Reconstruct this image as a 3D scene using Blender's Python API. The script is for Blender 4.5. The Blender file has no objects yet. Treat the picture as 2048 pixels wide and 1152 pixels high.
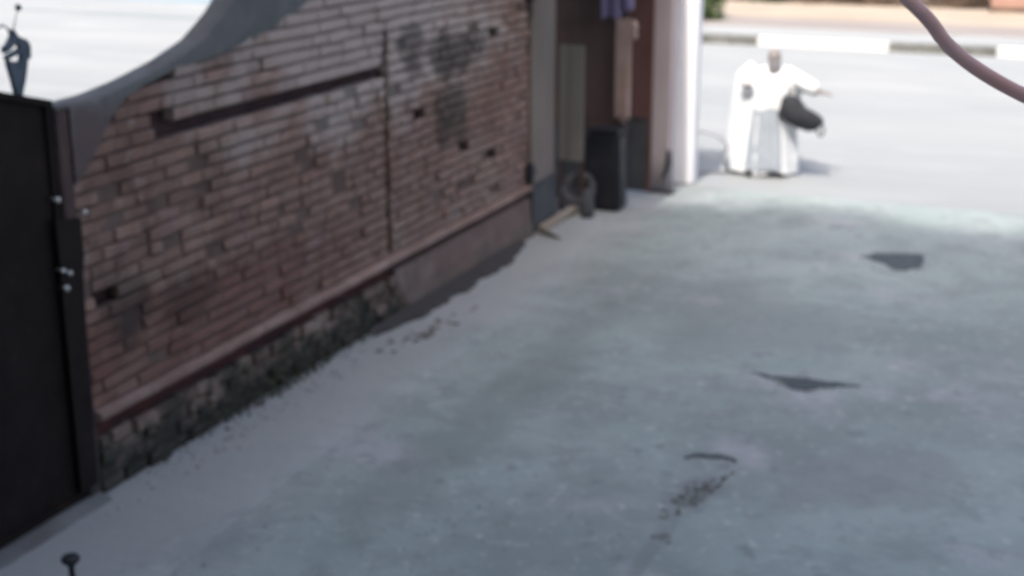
import bpy, bmesh, math, random
from mathutils import Vector, Matrix, noise
random.seed(7)
S = bpy.context.scene
C = S.collection
R = math.radians

# ------------------------------------------------------------------ camera, light
CAM = Vector((5.689, 0.0, 3.9))
cam_d = bpy.data.cameras.new('camera'); cam = bpy.data.objects.new('camera', cam_d); C.objects.link(cam)
cam.location = CAM
cam.rotation_euler = (R(90 - 16.624), 0, R(22.761))
cam_d.sensor_width = 36; cam_d.lens = 49.22
cam_d.clip_start = 0.05; cam_d.clip_end = 3000
cam_d.dof.use_dof = True; cam_d.dof.focus_distance = 2.7; cam_d.dof.aperture_fstop = 2.9
S.camera = cam

SUN_EL = 52.0
W = bpy.data.worlds.new('World'); S.world = W; W.use_nodes = True
nt = W.node_tree; bg = nt.nodes['Background']
sky = nt.nodes.new('ShaderNodeTexSky'); sky.sky_type = 'NISHITA'; sky.sun_disc = False
sky.sun_elevation = R(SUN_EL); sky.sun_rotation = R(180); sky.dust_density = 6.0; sky.air_density = 1.0; sky.ozone_density = 0.9
nt.links.new(sky.outputs[0], bg.inputs[0]); bg.inputs[1].default_value = 0.15
sd = bpy.data.lights.new('sun', 'SUN'); sd.energy = 2.0; sd.angle = R(1.5); sd.color = (1.0, 0.965, 0.91)
sun = bpy.data.objects.new('sun', sd); C.objects.link(sun); sun.location = (0, -5, 40)
sun.rotation_euler = Vector((0.03, math.cos(R(SUN_EL)), -math.sin(R(SUN_EL)))).to_track_quat('-Z', 'Y').to_euler()
S.view_settings.view_transform = 'Standard'; S.view_settings.look = 'None'
S.view_settings.gamma = 1; S.view_settings.exposure = 1.24; S.view_settings.use_curve_mapping = False

# ------------------------------------------------------------------ materials
def mat(name, col, col2=None, rough=0.85, scale=3.0, bump=0.0, bscale=None, metal=0.0, detail=6.0, lo=0.35, hi=0.65,
        stretch=(1, 1, 1), rand=0.0, layers=(), spec=0.3):
    """layers: (kind, colour, params) laid over the base through world position"""
    m = bpy.data.materials.new(name); m.use_nodes = True
    n = m.node_tree.nodes; L = m.node_tree.links; b = n['Principled BSDF']
    b.inputs['Roughness'].default_value = rough; b.inputs['Metallic'].default_value = metal
    b.inputs['Specular IOR Level'].default_value = spec
    geo = n.new('ShaderNodeNewGeometry')
    mp = n.new('ShaderNodeMapping'); mp.inputs['Scale'].default_value = stretch
    L.new(geo.outputs['Position'], mp.inputs[0])
    def nz(sc, det, rg=0.6):
        t = n.new('ShaderNodeTexNoise'); t.inputs['Scale'].default_value = sc; t.inputs['Detail'].default_value = det
        t.inputs['Roughness'].default_value = rg; L.new(mp.outputs[0], t.inputs['Vector']); return t.outputs['Fac']
    def rmp(x, a, c):
        r = n.new('ShaderNodeMapRange'); r.interpolation_type = 'SMOOTHSTEP'
        r.inputs[1].default_value = a; r.inputs[2].default_value = c; L.new(x, r.inputs[0]); return r.outputs[0]
    def mix(f, a, c):
        x = n.new('ShaderNodeMix'); x.data_type = 'RGBA'
        if isinstance(f, float): x.inputs[0].default_value = f
        else: L.new(f, x.inputs[0])
        for s, v in ((6, a), (7, c)):
            if isinstance(v, tuple): x.inputs[s].default_value = (*v, 1)
            else: L.new(v, x.inputs[s])
        return x.outputs[2]
    def mth(op, a, c=None):
        x = n.new('ShaderNodeMath'); x.operation = op
        for s, v in ((0, a), (1, c)):
            if v is None: continue
            if isinstance(v, (int, float)): x.inputs[s].default_value = v
            else: L.new(v, x.inputs[s])
        return x.outputs[0]
    c = mix(rmp(nz(scale, detail), lo, hi), col, col2 or col)
    if rand:
        oi = n.new('ShaderNodeObjectInfo')
        hsv = n.new('ShaderNodeHueSaturation'); L.new(c, hsv.inputs['Color'])
        L.new(mth('ADD', mth('MULTIPLY', oi.outputs['Random'], rand), 1 - rand / 2), hsv.inputs['Value'])
        c = hsv.outputs[0]
    sep = None
    for kind, lc, pr in layers:
        if kind == 'noise':      # scale, lo, hi, strength
            f = mth('MULTIPLY', rmp(nz(pr[0], 5), pr[1], pr[2]), pr[3])
        elif kind == 'blob':     # centre, radii, edge noise scale, strength
            mp2 = n.new('ShaderNodeMapping'); mp2.vector_type = 'POINT'
            mp2.inputs['Scale'].default_value = tuple(1 / r for r in pr[1])
            mp2.inputs['Location'].default_value = tuple(-a / r for a, r in zip(pr[0], pr[1]))
            L.new(geo.outputs['Position'], mp2.inputs[0])
            vl = n.new('ShaderNodeVectorMath'); vl.operation = 'LENGTH'; L.new(mp2.outputs[0], vl.inputs[0])
            d = mth('ADD', vl.outputs['Value'], mth('MULTIPLY', mth('SUBTRACT', nz(pr[2], 5), 0.5), 2.4))
            f = mth('MULTIPLY', mth('SUBTRACT', 1.0, rmp(d, 0.55, 1.15)), pr[3])
        elif kind == 'low':      # z from, z to, noise scale, strength  (darker towards the ground; moss on the old bricks)
            sp = n.new('ShaderNodeSeparateXYZ'); L.new(geo.outputs['Position'], sp.inputs[0])
            d = mth('ADD', sp.outputs[2], mth('MULTIPLY', mth('SUBTRACT', nz(pr[2], 5), 0.5), 0.9))
            f = mth('MULTIPLY', mth('SUBTRACT', 1.0, rmp(d, pr[0], pr[1])), pr[3])
        elif kind == 'strip':    # x from, x to, noise scale, strength  (dust lying along the wall)
            sp = n.new('ShaderNodeSeparateXYZ'); L.new(geo.outputs['Position'], sp.inputs[0])
            d = mth('ADD', sp.outputs[0], mth('MULTIPLY', mth('SUBTRACT', nz(pr[2], 5), 0.5), 1.4))
            f = mth('MULTIPLY', mth('SUBTRACT', 1.0, rmp(d, pr[0], pr[1])), pr[3])
        c = mix(f, c, lc)
    L.new(c, b.inputs['Base Color'])
    if bump:
        bp = n.new('ShaderNodeBump'); bp.inputs['Strength'].default_value = bump; bp.inputs['Distance'].default_value = 0.02
        L.new(nz(bscale or scale * 6, 8, 0.65), bp.inputs['Height']); L.new(bp.outputs[0], b.inputs['Normal'])
    return m

STAINS = (('blob', (0.035, 0.032, 0.028), ((0, 12.15, 2.22), (0.5, 0.95, 0.22), 2.2, 0.72)),
          ('blob', (0.04, 0.036, 0.032), ((0, 12.1, 1.62), (0.5, 0.42, 0.36), 2.5, 0.65)),
          ('blob', (0.05, 0.045, 0.04), ((0, 11.3, 2.4), (0.5, 0.3, 0.2), 2.5, 0.6)),
          ('blob', (0.03, 0.022, 0.02), ((0, 7.05, 1.2), (0.5, 0.25, 0.35), 3.0, 0.55)),
          ('blob', (0.03, 0.022, 0.02), ((0, 7.75, 1.05), (0.5, 0.4, 0.22), 3.0, 0.5)))
M = {}
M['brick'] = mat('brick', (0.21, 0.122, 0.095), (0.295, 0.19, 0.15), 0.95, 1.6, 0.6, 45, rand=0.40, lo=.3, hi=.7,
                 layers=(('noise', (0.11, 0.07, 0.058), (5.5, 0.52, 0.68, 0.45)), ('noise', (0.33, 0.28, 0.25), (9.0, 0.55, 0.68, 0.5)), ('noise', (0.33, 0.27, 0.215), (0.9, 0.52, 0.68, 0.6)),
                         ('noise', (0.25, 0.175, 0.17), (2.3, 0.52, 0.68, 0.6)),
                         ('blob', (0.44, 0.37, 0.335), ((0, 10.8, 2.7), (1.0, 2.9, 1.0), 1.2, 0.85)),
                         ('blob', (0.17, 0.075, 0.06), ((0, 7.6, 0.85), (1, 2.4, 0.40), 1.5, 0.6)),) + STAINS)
M['base_brick'] = mat('old_brick', (0.20, 0.13, 0.105), (0.26, 0.20, 0.165), 0.95, 2.5, 0.7, 50, rand=0.6,
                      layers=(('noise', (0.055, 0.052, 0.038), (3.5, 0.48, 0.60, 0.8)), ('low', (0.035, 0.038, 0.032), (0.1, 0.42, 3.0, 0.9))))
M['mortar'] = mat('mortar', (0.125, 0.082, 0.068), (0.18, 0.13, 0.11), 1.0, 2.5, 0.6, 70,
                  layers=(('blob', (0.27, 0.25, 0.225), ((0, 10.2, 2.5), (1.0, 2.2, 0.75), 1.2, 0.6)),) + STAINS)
M['core'] = mat('dark_joint', (0.055, 0.032, 0.034), (0.08, 0.048, 0.048), 1.0, 6)
M['plaster'] = mat('grey_plaster', (0.12, 0.125, 0.125), (0.17, 0.17, 0.165), 0.9, 1.5, 0.3, 30,
                   layers=(('noise', (0.10, 0.08, 0.08), (1.3, 0.48, 0.66, 0.6)), ('blob', (0.115, 0.08, 0.078), ((0, 6.85, 2.1), (1, .55, .55), 1.5, .85)),))
M['post'] = mat('brown_plaster', (0.07, 0.046, 0.042), (0.10, 0.07, 0.064), 0.9, 2.5, 0.4, 30, layers=(('low', (0.05, 0.05, 0.05), (0.1, 0.7, 2.0, 0.8)),))
M['ledge'] = mat('red_cement', (0.225, 0.145, 0.12), (0.29, 0.2, 0.17), 0.85, 3, 0.3, 40, rand=0.18)
M['recess'] = mat('shade_dark_red_paint', (0.10, 0.035, 0.03), (0.06, 0.025, 0.025), 0.9, 4)  # red paint, darkened further for the shade under the ledge
M['render'] = mat('red_render', (0.165, 0.11, 0.095), (0.215, 0.15, 0.13), 0.9, 1.6, 0.3, 30,
                  layers=(('low', (0.10, 0.085, 0.07), (0.02, 0.28, 2.0, 0.8)), ('noise', (0.30, 0.24, 0.22), (1.1, 0.55, 0.7, 0.6))))
M['concrete'] = mat('concrete', (0.257, 0.302, 0.287), (0.328, 0.367, 0.352), 0.88, 0.9, 0.45, 9, lo=.3, hi=.7,
                    layers=(('noise', (0.205, 0.235, 0.225), (0.45, 0.46, 0.60, 0.85)),
                            ('noise', (0.37, 0.36, 0.375), (0.7, 0.53, 0.68, 0.8)),
                            ('noise', (0.225, 0.25, 0.243), (2.2, 0.50, 0.64, 0.7)),
                            ('noise', (0.21, 0.225, 0.22), (6.0, 0.56, 0.70, 0.55)),
                            ('noise', (0.44, 0.45, 0.43), (9.0, 0.56, 0.70, 0.6)),
                            ('noise', (0.17, 0.185, 0.185), (3.4, 0.60, 0.68, 0.6)),
                            ('blob', (0.19, 0.215, 0.20), ((1.75, 9.5, 0), (0.30, 3.9, 1), 1.3, 0.5)),
                            ('blob', (0.19, 0.20, 0.20), ((3.57, 8.2, 0), (0.16, 0.34, 1), 4.0, 0.8)),
                            ('blob', (0.17, 0.18, 0.18), ((3.52, 7.35, 0), (0.06, 0.7, 1), 2.0, 0.4)),
                            ('blob', (0.21, 0.215, 0.215), ((4.6, 8.9, 0), (0.6, 0.7, 1), 2.0, 0.5)),
                            ('blob', (0.215, 0.24, 0.235), ((3.0, 11.9, 0), (0.9, 1.3, 1), 1.0, 0.6)),
                            ('strip', (0.345, 0.35, 0.342), (0.6, 1.3, 1.1, 0.8))))
M['apron'] = mat('dusty_cement', (0.27, 0.255, 0.265), (0.34, 0.32, 0.325), 0.95, 1.2, 0.4, 14,
                 layers=(('noise', (0.20, 0.20, 0.20), (2.0, 0.52, 0.68, 0.6)), ('noise', (0.40, 0.385, 0.375), (6, 0.6, 0.72, 0.4))))
M['street'] = mat('pale_street', (0.255, 0.268, 0.270), (0.285, 0.294, 0.292), 0.9, 0.35, 0.2, 8, stretch=(0.3, 1, 1),
                  layers=(('noise', (0.31, 0.32, 0.32), (0.8, 0.5, 0.65, 0.8)), ('noise', (0.24, 0.258, 0.262), (0.25, 0.5, 0.7, 0.6))))
M['yard'] = mat('pale_yard', (0.29, 0.36, 0.385), (0.33, 0.39, 0.41), 0.9, 0.2, 0.1,
                layers=(('blob', (0.19, 0.255, 0.28), ((-20.0, 34.6, 0), (5.0, 4.2, 1), 0.2, 0.9)),))
M['earth'] = mat('ground_dust', (0.40, 0.36, 0.30), (0.48, 0.43, 0.36), 0.95, 0.3)
M['white'] = mat('white_paint', (0.50, 0.49, 0.48), (0.58, 0.57, 0.55), 0.8, 2)
M['bright_white'] = mat('bright_white_paint', (0.78, 0.77, 0.78), (0.82, 0.80, 0.82), 0.8, 2)
M['black_paint'] = mat('faded_black_paint', (0.10, 0.104, 0.095), (0.15, 0.15, 0.14), 0.8, 2.5)
M['cream'] = mat('cream_paving', (0.31, 0.26, 0.205), (0.35, 0.295, 0.235), 0.9, 0.5)
M['pinkgrey'] = mat('pinkish_paving', (0.215, 0.19, 0.18), (0.25, 0.225, 0.21), 0.9, 0.6, stretch=(0.3, 1, 1))
M['tan'] = mat('tan_wall_paint', (0.29, 0.17, 0.13), (0.35, 0.22, 0.18), 0.9, 1)
M['gate'] = mat('black_gate_paint', (0.011, 0.0075, 0.007), (0.016, 0.011, 0.010), 0.7, 3, 0.15, 12, spec=0.15, layers=(('noise', (0.045, 0.022, 0.014), (2.5, 0.60, 0.72, 0.6)), ('noise', (0.03, 0.028, 0.026), (14, 0.6, 0.7, 0.5))))
M['steel'] = mat('bright_steel', (0.55, 0.55, 0.53), (0.7, 0.7, 0.68), 0.3, 20, metal=0.6)
M['iron'] = mat('slate_iron', (0.06, 0.082, 0.105), (0.085, 0.11, 0.14), 0.6, 9)
M['beige'] = mat('beige_paint', (0.19, 0.155, 0.132), (0.235, 0.19, 0.168), 0.85, 1.5, 0.1, stretch=(1, 1, .3),
                 layers=(('low', (0.12, 0.12, 0.13), (0.2, 0.75, 2.0, 0.8)),))
M['board'] = mat('pale_board', (0.195, 0.17, 0.145), (0.23, 0.205, 0.17), 0.8, 4, stretch=(1, 1, .15))
M['brown'] = mat('dark_brown_paint', (0.075, 0.045, 0.038), (0.10, 0.062, 0.052), 0.6, 3, 0.1, stretch=(1, 1, .3))
M['redbrown'] = mat('red_brown_paint', (0.13, 0.06, 0.05), (0.16, 0.085, 0.075), 0.6, 3, stretch=(1, 1, .3))
M['charcoal'] = mat('charcoal_paint', (0.062, 0.064, 0.068), (0.085, 0.085, 0.09), 0.7, 3)
M['bin'] = mat('black_plastic', (0.022, 0.022, 0.028), (0.03, 0.03, 0.036), 0.6, 5)
M['rubber'] = mat('grey_rubber', (0.06, 0.058, 0.06), (0.13, 0.125, 0.13), 0.9, 8)
M['pinkplaster'] = mat('pink_grey_plaster', (0.46, 0.38, 0.375), (0.52, 0.44, 0.43), 0.9, 1.5, 0.2, stretch=(1, 1, .4),
                       layers=(('low', (0.16, 0.16, 0.165), (0.05, 0.5, 2.0, 0.8)),))
M['purple'] = mat('purple_cloth', (0.18, 0.15, 0.26), (0.30, 0.26, 0.38), 0.95, 6)
M['pinkcloth'] = mat('pinkish_cloth', (0.36, 0.255, 0.22), (0.42, 0.31, 0.27), 0.95, 6)
M['hose'] = mat('grey_hose', (0.30, 0.29, 0.31), None, 0.6)
M['cable'] = mat('rust_red_pipe', (0.82, 0.44, 0.38), (0.84, 0.54, 0.49), 0.7, 5)
M['tar'] = mat('tar_filling', (0.06, 0.075, 0.08), (0.09, 0.105, 0.115), 0.9, 9, 0.4, 40)
M['mud'] = mat('dark_mud', (0.10, 0.10, 0.09), (0.16, 0.16, 0.14), 1.0, 12)
M['robe'] = mat('white_cotton', (0.72, 0.72, 0.72), (0.62, 0.63, 0.64), 0.95, 4)
M['tunic'] = mat('pale_blue_grey_cotton', (0.30, 0.33, 0.37), (0.34, 0.37, 0.40), 0.95, 4)
M['skin'] = mat('skin', (0.22, 0.19, 0.175), (0.27, 0.235, 0.22), 0.6, 9)
M['hair'] = mat('grey_beard', (0.22, 0.21, 0.22), (0.13, 0.125, 0.13), 0.9, 20)
M['bag'] = mat('dark_bag_fabric', (0.02, 0.022, 0.026), (0.03, 0.032, 0.038), 0.8, 10)
M['leaf'] = mat('dark_leaf', (0.035, 0.06, 0.02), (0.07, 0.10, 0.035), 0.7, 5)
M['dry'] = mat('dry_brown_leaf', (0.07, 0.048, 0.035), (0.12, 0.085, 0.06), 0.85, 3)
M['moss'] = mat('moss_leaf', (0.05, 0.052, 0.033), (0.12, 0.12, 0.085), 0.9, 9)
M['house'] = mat('house_plaster', (0.36, 0.35, 0.33), (0.42, 0.41, 0.39), 0.9, 1)

# ------------------------------------------------------------------ helpers
def link(name, vs, fs, m, parent=None, origin=None, smooth=False):
    """mesh object from world-space vertices; origin = parent's location (or given)"""
    o0 = Vector(parent.location) if parent else Vector(origin or (0, 0, 0))
    me = bpy.data.meshes.new(name); me.from_pydata([tuple(Vector(v) - o0) for v in vs], [], fs); me.validate()
    bm = bmesh.new(); bm.from_mesh(me); bmesh.ops.recalc_face_normals(bm, faces=bm.faces); bm.to_mesh(me); bm.free()
    me.materials.append(M[m])
    if smooth:
        for p in me.polygons: p.use_smooth = True
    o = bpy.data.objects.new(name, me); C.objects.link(o)
    if parent: o.parent = parent
    else: o.location = o0
    return o
def tag(o, label, cat, group=None):
    o['label'] = label; o['category'] = cat
    if group: o['group'] = group
    return o
def empty(name, loc, label, cat, group=None):
    o = bpy.data.objects.new(name, None); C.objects.link(o); o.location = loc; o.empty_display_size = .2
    return tag(o, label, cat, group)
def struct(o): o['kind'] = 'structure'; return o
def box(x0, x1, y0, y1, z0, z1, b=0.0):
    bm = bmesh.new()
    bmesh.ops.create_cube(bm, size=1, matrix=Matrix.Translation(((x0+x1)/2, (y0+y1)/2, (z0+z1)/2)) @ Matrix.Diagonal((x1-x0, y1-y0, z1-z0, 1)))
    if b: bmesh.ops.bevel(bm, geom=bm.edges[:], offset=b, segments=2, affect='EDGES')
    bm.verts.index_update()
    r = ([v.co.copy() for v in bm.verts], [[v.index for v in f.verts] for f in bm.faces]); bm.free(); return r
def join(*parts):
    vs, fs = [], []
    for v, f in parts:
        n = len(vs); vs += list(v); fs += [[i + n for i in q] for q in f]
    return vs, fs
def tube(pts, r, n=10, closed=False):
    pts = [Vector(p) for p in pts]; rs = r if isinstance(r, (list, tuple)) else [r] * len(pts)
    vs, fs = [], []; up = None
    for i, p in enumerate(pts):
        a = pts[i-1] if (i or closed) else p; b = pts[(i+1) % len(pts)] if (i < len(pts)-1 or closed) else p
        t = (b - a).normalized()
        if up is None: up = t.orthogonal().normalized()
        up = (up - t * up.dot(t)).normalized(); s = t.cross(up)
        for k in range(n):
            q = 2 * math.pi * k / n; vs.append(p + (up * math.cos(q) + s * math.sin(q)) * rs[i])
    m = len(pts)
    for i in range(m if closed else m - 1):
        for k in range(n):
            a, b = i * n, ((i + 1) % m) * n
            fs.append([a + k, a + (k+1) % n, b + (k+1) % n, b + k])
    if not closed: fs += [list(range(n)), list(range((m-1)*n, m*n))]
    return vs, fs
def prism_yz(poly, x0, x1):
    n = len(poly); vs = [(x0, y, z) for y, z in poly] + [(x1, y, z) for y, z in poly]
    return vs, [list(range(n)), list(range(2*n-1, n-1, -1))] + [[i, (i+1) % n, n + (i+1) % n, n + i] for i in range(n)]
def prism_xy(poly, z0, z1, inset=0.0):
    n = len(poly); cx = sum(p[0] for p in poly)/n; cy = sum(p[1] for p in poly)/n
    top = [(x + (cx-x)*inset, y + (cy-y)*inset) for x, y in poly]
    vs = [(x, y, z0) for x, y in poly] + [(x, y, z1) for x, y in top]
    return vs, [list(range(n)), list(range(2*n-1, n-1, -1))] + [[i, (i+1) % n, n + (i+1) % n, n + i] for i in range(n)]
def lathe(prof, n=16, c=(0, 0)):
    vs, fs = [], []
    for r, z in prof:
        for k in range(n):
            a = 2*math.pi*k/n; vs.append((c[0]+r*math.cos(a), c[1]+r*math.sin(a), z))
    for i in range(len(prof)-1):
        for k in range(n): fs.append([i*n+k, i*n+(k+1) % n, (i+1)*n+(k+1) % n, (i+1)*n+k])
    return vs, fs + [list(range(n)), list(range((len(prof)-1)*n, len(prof)*n))]
def N(x, y, z=0.0): return noise.noise(Vector((x, y, z)))

# ------------------------------------------------------------------ ground, driveway, street
def sheet(name, x0, x1, y0, y1, z, m, nx=1, ny=1, amp=0.0, fr=0.6):
    vs = [(x0+(x1-x0)*i/nx, y0+(y1-y0)*j/ny, z + (amp*N(i/nx*(x1-x0)*fr, j/ny*(y1-y0)*fr, 3) if amp else 0)) for j in range(ny+1) for i in range(nx+1)]
    fs = [[j*(nx+1)+i, j*(nx+1)+i+1, (j+1)*(nx+1)+i+1, (j+1)*(nx+1)+i] for j in range(ny) for i in range(nx)]
    return struct(link(name, vs, fs, m, smooth=True))
sheet('ground', -900, 900, -900, 900, -0.06, 'earth')
sheet('driveway', 0.0, 16, -0.6, 17.15, 0.0, 'concrete', 80, 90, 0.010, 0.8)
sheet('road', -40, 60, 17.1, 32.45, -0.012, 'street', 1, 1)
sheet('yard_ground', -90, -0.14, -0.6, 100, -0.03, 'yard')
bpy.data.objects['road'].data.transform(Matrix.Identity(4))
sheet('far_road', -0.1, 60, 32.7, 36.6, -0.016, 'street')
sheet('far_road', -60, -0.1, 32.7, 36.6, -0.016, 'street')
struct(link('sidewalk', *box(-7.5, 60, 36.6, 38.6, -0.05, 0.02), 'pinkgrey'))
struct(link('verge', *box(-7.5, 60, 38.6, 43.2, -0.05, 0.03), 'cream'))
# raised cement apron along the foot of the wall, ragged outer edge
edge = []
for i in range(121):
    y = 4.2 + i * (15.2 - 4.2) / 120
    w = 1.02 - max(0, (y - 12.2)) * 0.17 + 0.10*N(y*0.7, 1.3) + 0.035*N(y*4, 7.7)
    edge.append((w, y))
vs, fs = [], []
for i, (w, y) in enumerate(edge):
    for t in (0, .25, .5, .75, .97): vs.append((0.01 + w*t, y, 0.008 + 0.005*N(w*t*2.5, y*1.6, 5)))
    vs.append((0.01 + w, y, -0.004))
for i in range(120):
    for k in range(5): fs.append([i*6+k, i*6+k+1, (i+1)*6+k+1, (i+1)*6+k])
struct(link('path', vs, fs, 'concrete', smooth=True))

# ------------------------------------------------------------------ brick wall
WALL_H = 4.2
PROF = [(6.64, 2.55), (6.95, 2.56), (7.27, 2.60), (7.69, 2.68), (8.04, 2.78), (8.29, 2.91), (8.47, 3.04), (8.62, 3.25), (8.74, 3.55), (8.82, 3.9), (8.88, WALL_H)]
def top_z(y):
    if y <= PROF[0][0]: return PROF[0][1]
    for (a, b), (c, d) in zip(PROF, PROF[1:]):
        if a <= y <= c: return b + (d-b)*(y-a)/(c-a)
    return WALL_H
COAT = [(6.64, 2.02), (6.80, 2.10), (6.95, 2.30), (7.15, 2.50), (7.4, 2.575), (7.76, 2.63), (8.2, 2.64), (8.67, 2.70), (9.1, 2.79), (9.4, 2.86), (9.7, 2.95), (10.3, 3.25), (11.2, 3.7), (12.2, WALL_H)]
def coat_z(y):
    for (a, b), (c, d) in zip(COAT, COAT[1:]):
        if a <= y <= c: return b + (d-b)*(y-a)/(c-a)
    return 99 if y > 12 else COAT[0][1]
wall = empty('brick_wall', (0, 10.3, 0), 'tall weathered red brick wall with a plastered swooping top running back from the black gate', 'wall')
core_poly = [(6.64, 0), (14.02, 0), (14.02, WALL_H)] + PROF[::-1]
link('core', *prism_yz(core_poly, -0.14, -0.105), 'core', wall)
CH, BL = 0.0945, 0.2405
Z0 = 0.585
holes = [(11.39, 1.73), (12.31, 1.32), (12.98, 1.07), (13.0, 2.30), (6.95, 1.30)]
shallow = [(9.9, 1.42), (7.95, 1.95), (7.15, 1.02), (11.0, 2.42), (9.2, 1.2), (8.1, 1.3), (7.6, 1.5), (12.4, .9)]
GROOVE_Y = (7.50, 10.71); SLOT_Y = (10.69, 10.80)
cells = []                                                    # (y0, y1, zc)
n_courses = int((WALL_H - Z0) / CH)
groove_course = round((2.275 - Z0 - CH/2) / CH)
for k in range(n_courses):
    zc = Z0 + CH*(k+.5)
    in_slot = 0.60 < zc < 2.56
    spans = [(6.655, SLOT_Y[0]), (SLOT_Y[1], 14.0)] if in_slot else [(6.655, 14.0)]
    for a, b in spans:
        off = (k % 2) * BL/2 + 0.03*random.random()
        y = a - off
        while y < b - 0.04:
            bl = BL if random.random() < .86 else BL/2
            y0, y1 = max(a, y), min(b, y + bl)
            y += bl
            if y1 - y0 < 0.05: continue
            ym = (y0+y1)/2
            if k == groove_course and GROOVE_Y[0] < ym < GROOVE_Y[1]: continue
            if zc + CH/2 > top_z(y0) - 0.005: continue
            if zc > coat_z(ym) + 0.06: continue
            cells.append((y0, y1, zc))
# hook at the left end of the groove, made by leaving half bricks out above it
cells = [c for c in cells if not (7.40 < (c[0]+c[1])/2 < 7.60 and abs(c[2] - (Z0 + CH*(groove_course+1.5))) < .02)]
def is_hole(c): return any(c[0] <= hy < c[1] and abs(c[2]-hz) < CH/2 for hy, hz in holes)
def sag(y, z): return 0.018*N(y*0.55, z*0.8, 2.2) + 0.003*N(y*3, z*3, 9)
# mortar: one bed sheet behind the bricks, cut where the bricks are missing
mv, mf = [], []
for y0, y1, zc in cells:
    c = (y0, y1, zc)
    if is_hole(c): continue
    n = len(mv); zz = [zc-CH/2, zc+CH/2]
    x = -0.021 - 0.005*random.random()
    mv += [(x, y0, zz[0]), (x, y1, zz[0]), (x, y1, zz[1]), (x, y0, zz[1])]; mf.append([n, n+1, n+2, n+3])
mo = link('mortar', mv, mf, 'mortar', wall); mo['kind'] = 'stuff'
def brick_mesh(seed, ln, ht=0.076, dp=0.095, jit=0.004):
    r = random.Random(seed); hy, hz = ln/2, ht/2; i = 0.008
    vs = []
    for x, s in ((-dp, 0), (-0.007, 0), (0.0, i)):
        for a, b in ((-1, -1), (1, -1), (1, 1), (-1, 1)):
            j = jit if x > -0.05 else 0
            vs.append((x + (r.uniform(-j, j) if x == 0 else 0), a*(hy-s*.35) + r.uniform(-j, j)*.7, b*(hz-s) + r.uniform(-j, j)*.8))
    fs = [[8, 9, 10, 11], [3, 2, 1, 0]]
    for l in (0, 4):
        for q in range(4): fs.append([l+q, l+(q+1) % 4, l+4+(q+1) % 4, l+4+q])
    return vs, fs
bank = {}
def brick_data(ln, sd):
    key = (round(ln/0.02), sd)
    if key not in bank:
        v, f = brick_mesh(sd*31 + key[0], key[0]*0.02 - 0.002, 0.073)
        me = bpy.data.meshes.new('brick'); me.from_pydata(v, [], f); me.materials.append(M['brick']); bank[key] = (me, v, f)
    return bank[key]
fwd = cam.rotation_euler.to_matrix() @ Vector((0, 0, -1)); rgt = cam.rotation_euler.to_matrix() @ Vector((1, 0, 0)); upv = rgt.cross(fwd)
def visible(p):
    d = Vector(p) - CAM; t = d.dot(fwd)
    return abs(d.dot(rgt)/t) < 0.372 and abs(d.dot(upv)/t) < 0.21
allb = []
for c in cells:
    if is_hole(c) or any(c[0] <= hy < c[1] and abs(c[2]-hz) < CH/2 for hy, hz in shallow): continue
    y0, y1, zc = c; ym = (y0+y1)/2
    ln = y1 - y0
    x = random.gauss(0.0, 0.007) + 0.008*N(ym, zc, 4)
    if random.random() < 0.08: x -= 0.02
    allb.append((Vector((x, ym, zc + sag(ym, zc))), ln, random.randrange(8), random.gauss(0, 0.016), random.gauss(0, 0.03)))
N_MAIN = 228
vis = [b for b in allb if visible(b[0])]; vis.sort(key=lambda b: (b[0]-CAM).length)
chosen = set(id(b) for b in vis[:N_MAIN])
sv, sf = [], []
for b in allb:
    me, v, f = brick_data(b[1], b[2])
    rot = Matrix.Rotation(b[3], 4, 'X') @ Matrix.Rotation(b[4], 4, 'Z')
    if id(b) in chosen:
        o = bpy.data.objects.new('brick', me); C.objects.link(o); o.parent = wall
        o.matrix_local = Matrix.Translation(b[0] - Vector(wall.location)) @ rot
    else:
        n = len(sv); mt = Matrix.Translation(b[0]) @ rot
        sv += [mt @ Vector(q) for q in v]; sf += [[i+n for i in q] for q in f]
# shade variation brick by brick on the joined ones comes from a per-brick noise in the material
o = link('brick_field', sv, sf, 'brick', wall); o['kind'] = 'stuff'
# plaster coat over the swooping top, uneven lower edge
low = []
for i in range(61):
    y = 6.66 + (12.2-6.66)*i/60
    low.append((y, min(coat_z(y) + 0.03*N(y*3, 1) + 0.012*N(y*11, 2), top_z(y) - 0.03)))
poly_top = [p for p in PROF[::-1]]
cv, cf = [], []
nr = 10
for i, (y, z) in enumerate(low):
    zt = top_z(y)
    for k in range(nr+1):
        t = k/nr; zz = z + (zt - z)*t
        cv.append(((0.020 + 0.007*N(y*2, zz*2, 8)) if k else -0.012, y, zz))
    cv.append((-0.145, y, zt + 0.006))
m1 = nr + 2
for i in range(60):
    for k in range(nr+1): cf.append([i*m1+k, i*m1+k+1, (i+1)*m1+k+1, (i+1)*m1+k])
link('plaster_coat', cv, cf, 'plaster', wall, smooth=True)
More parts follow.
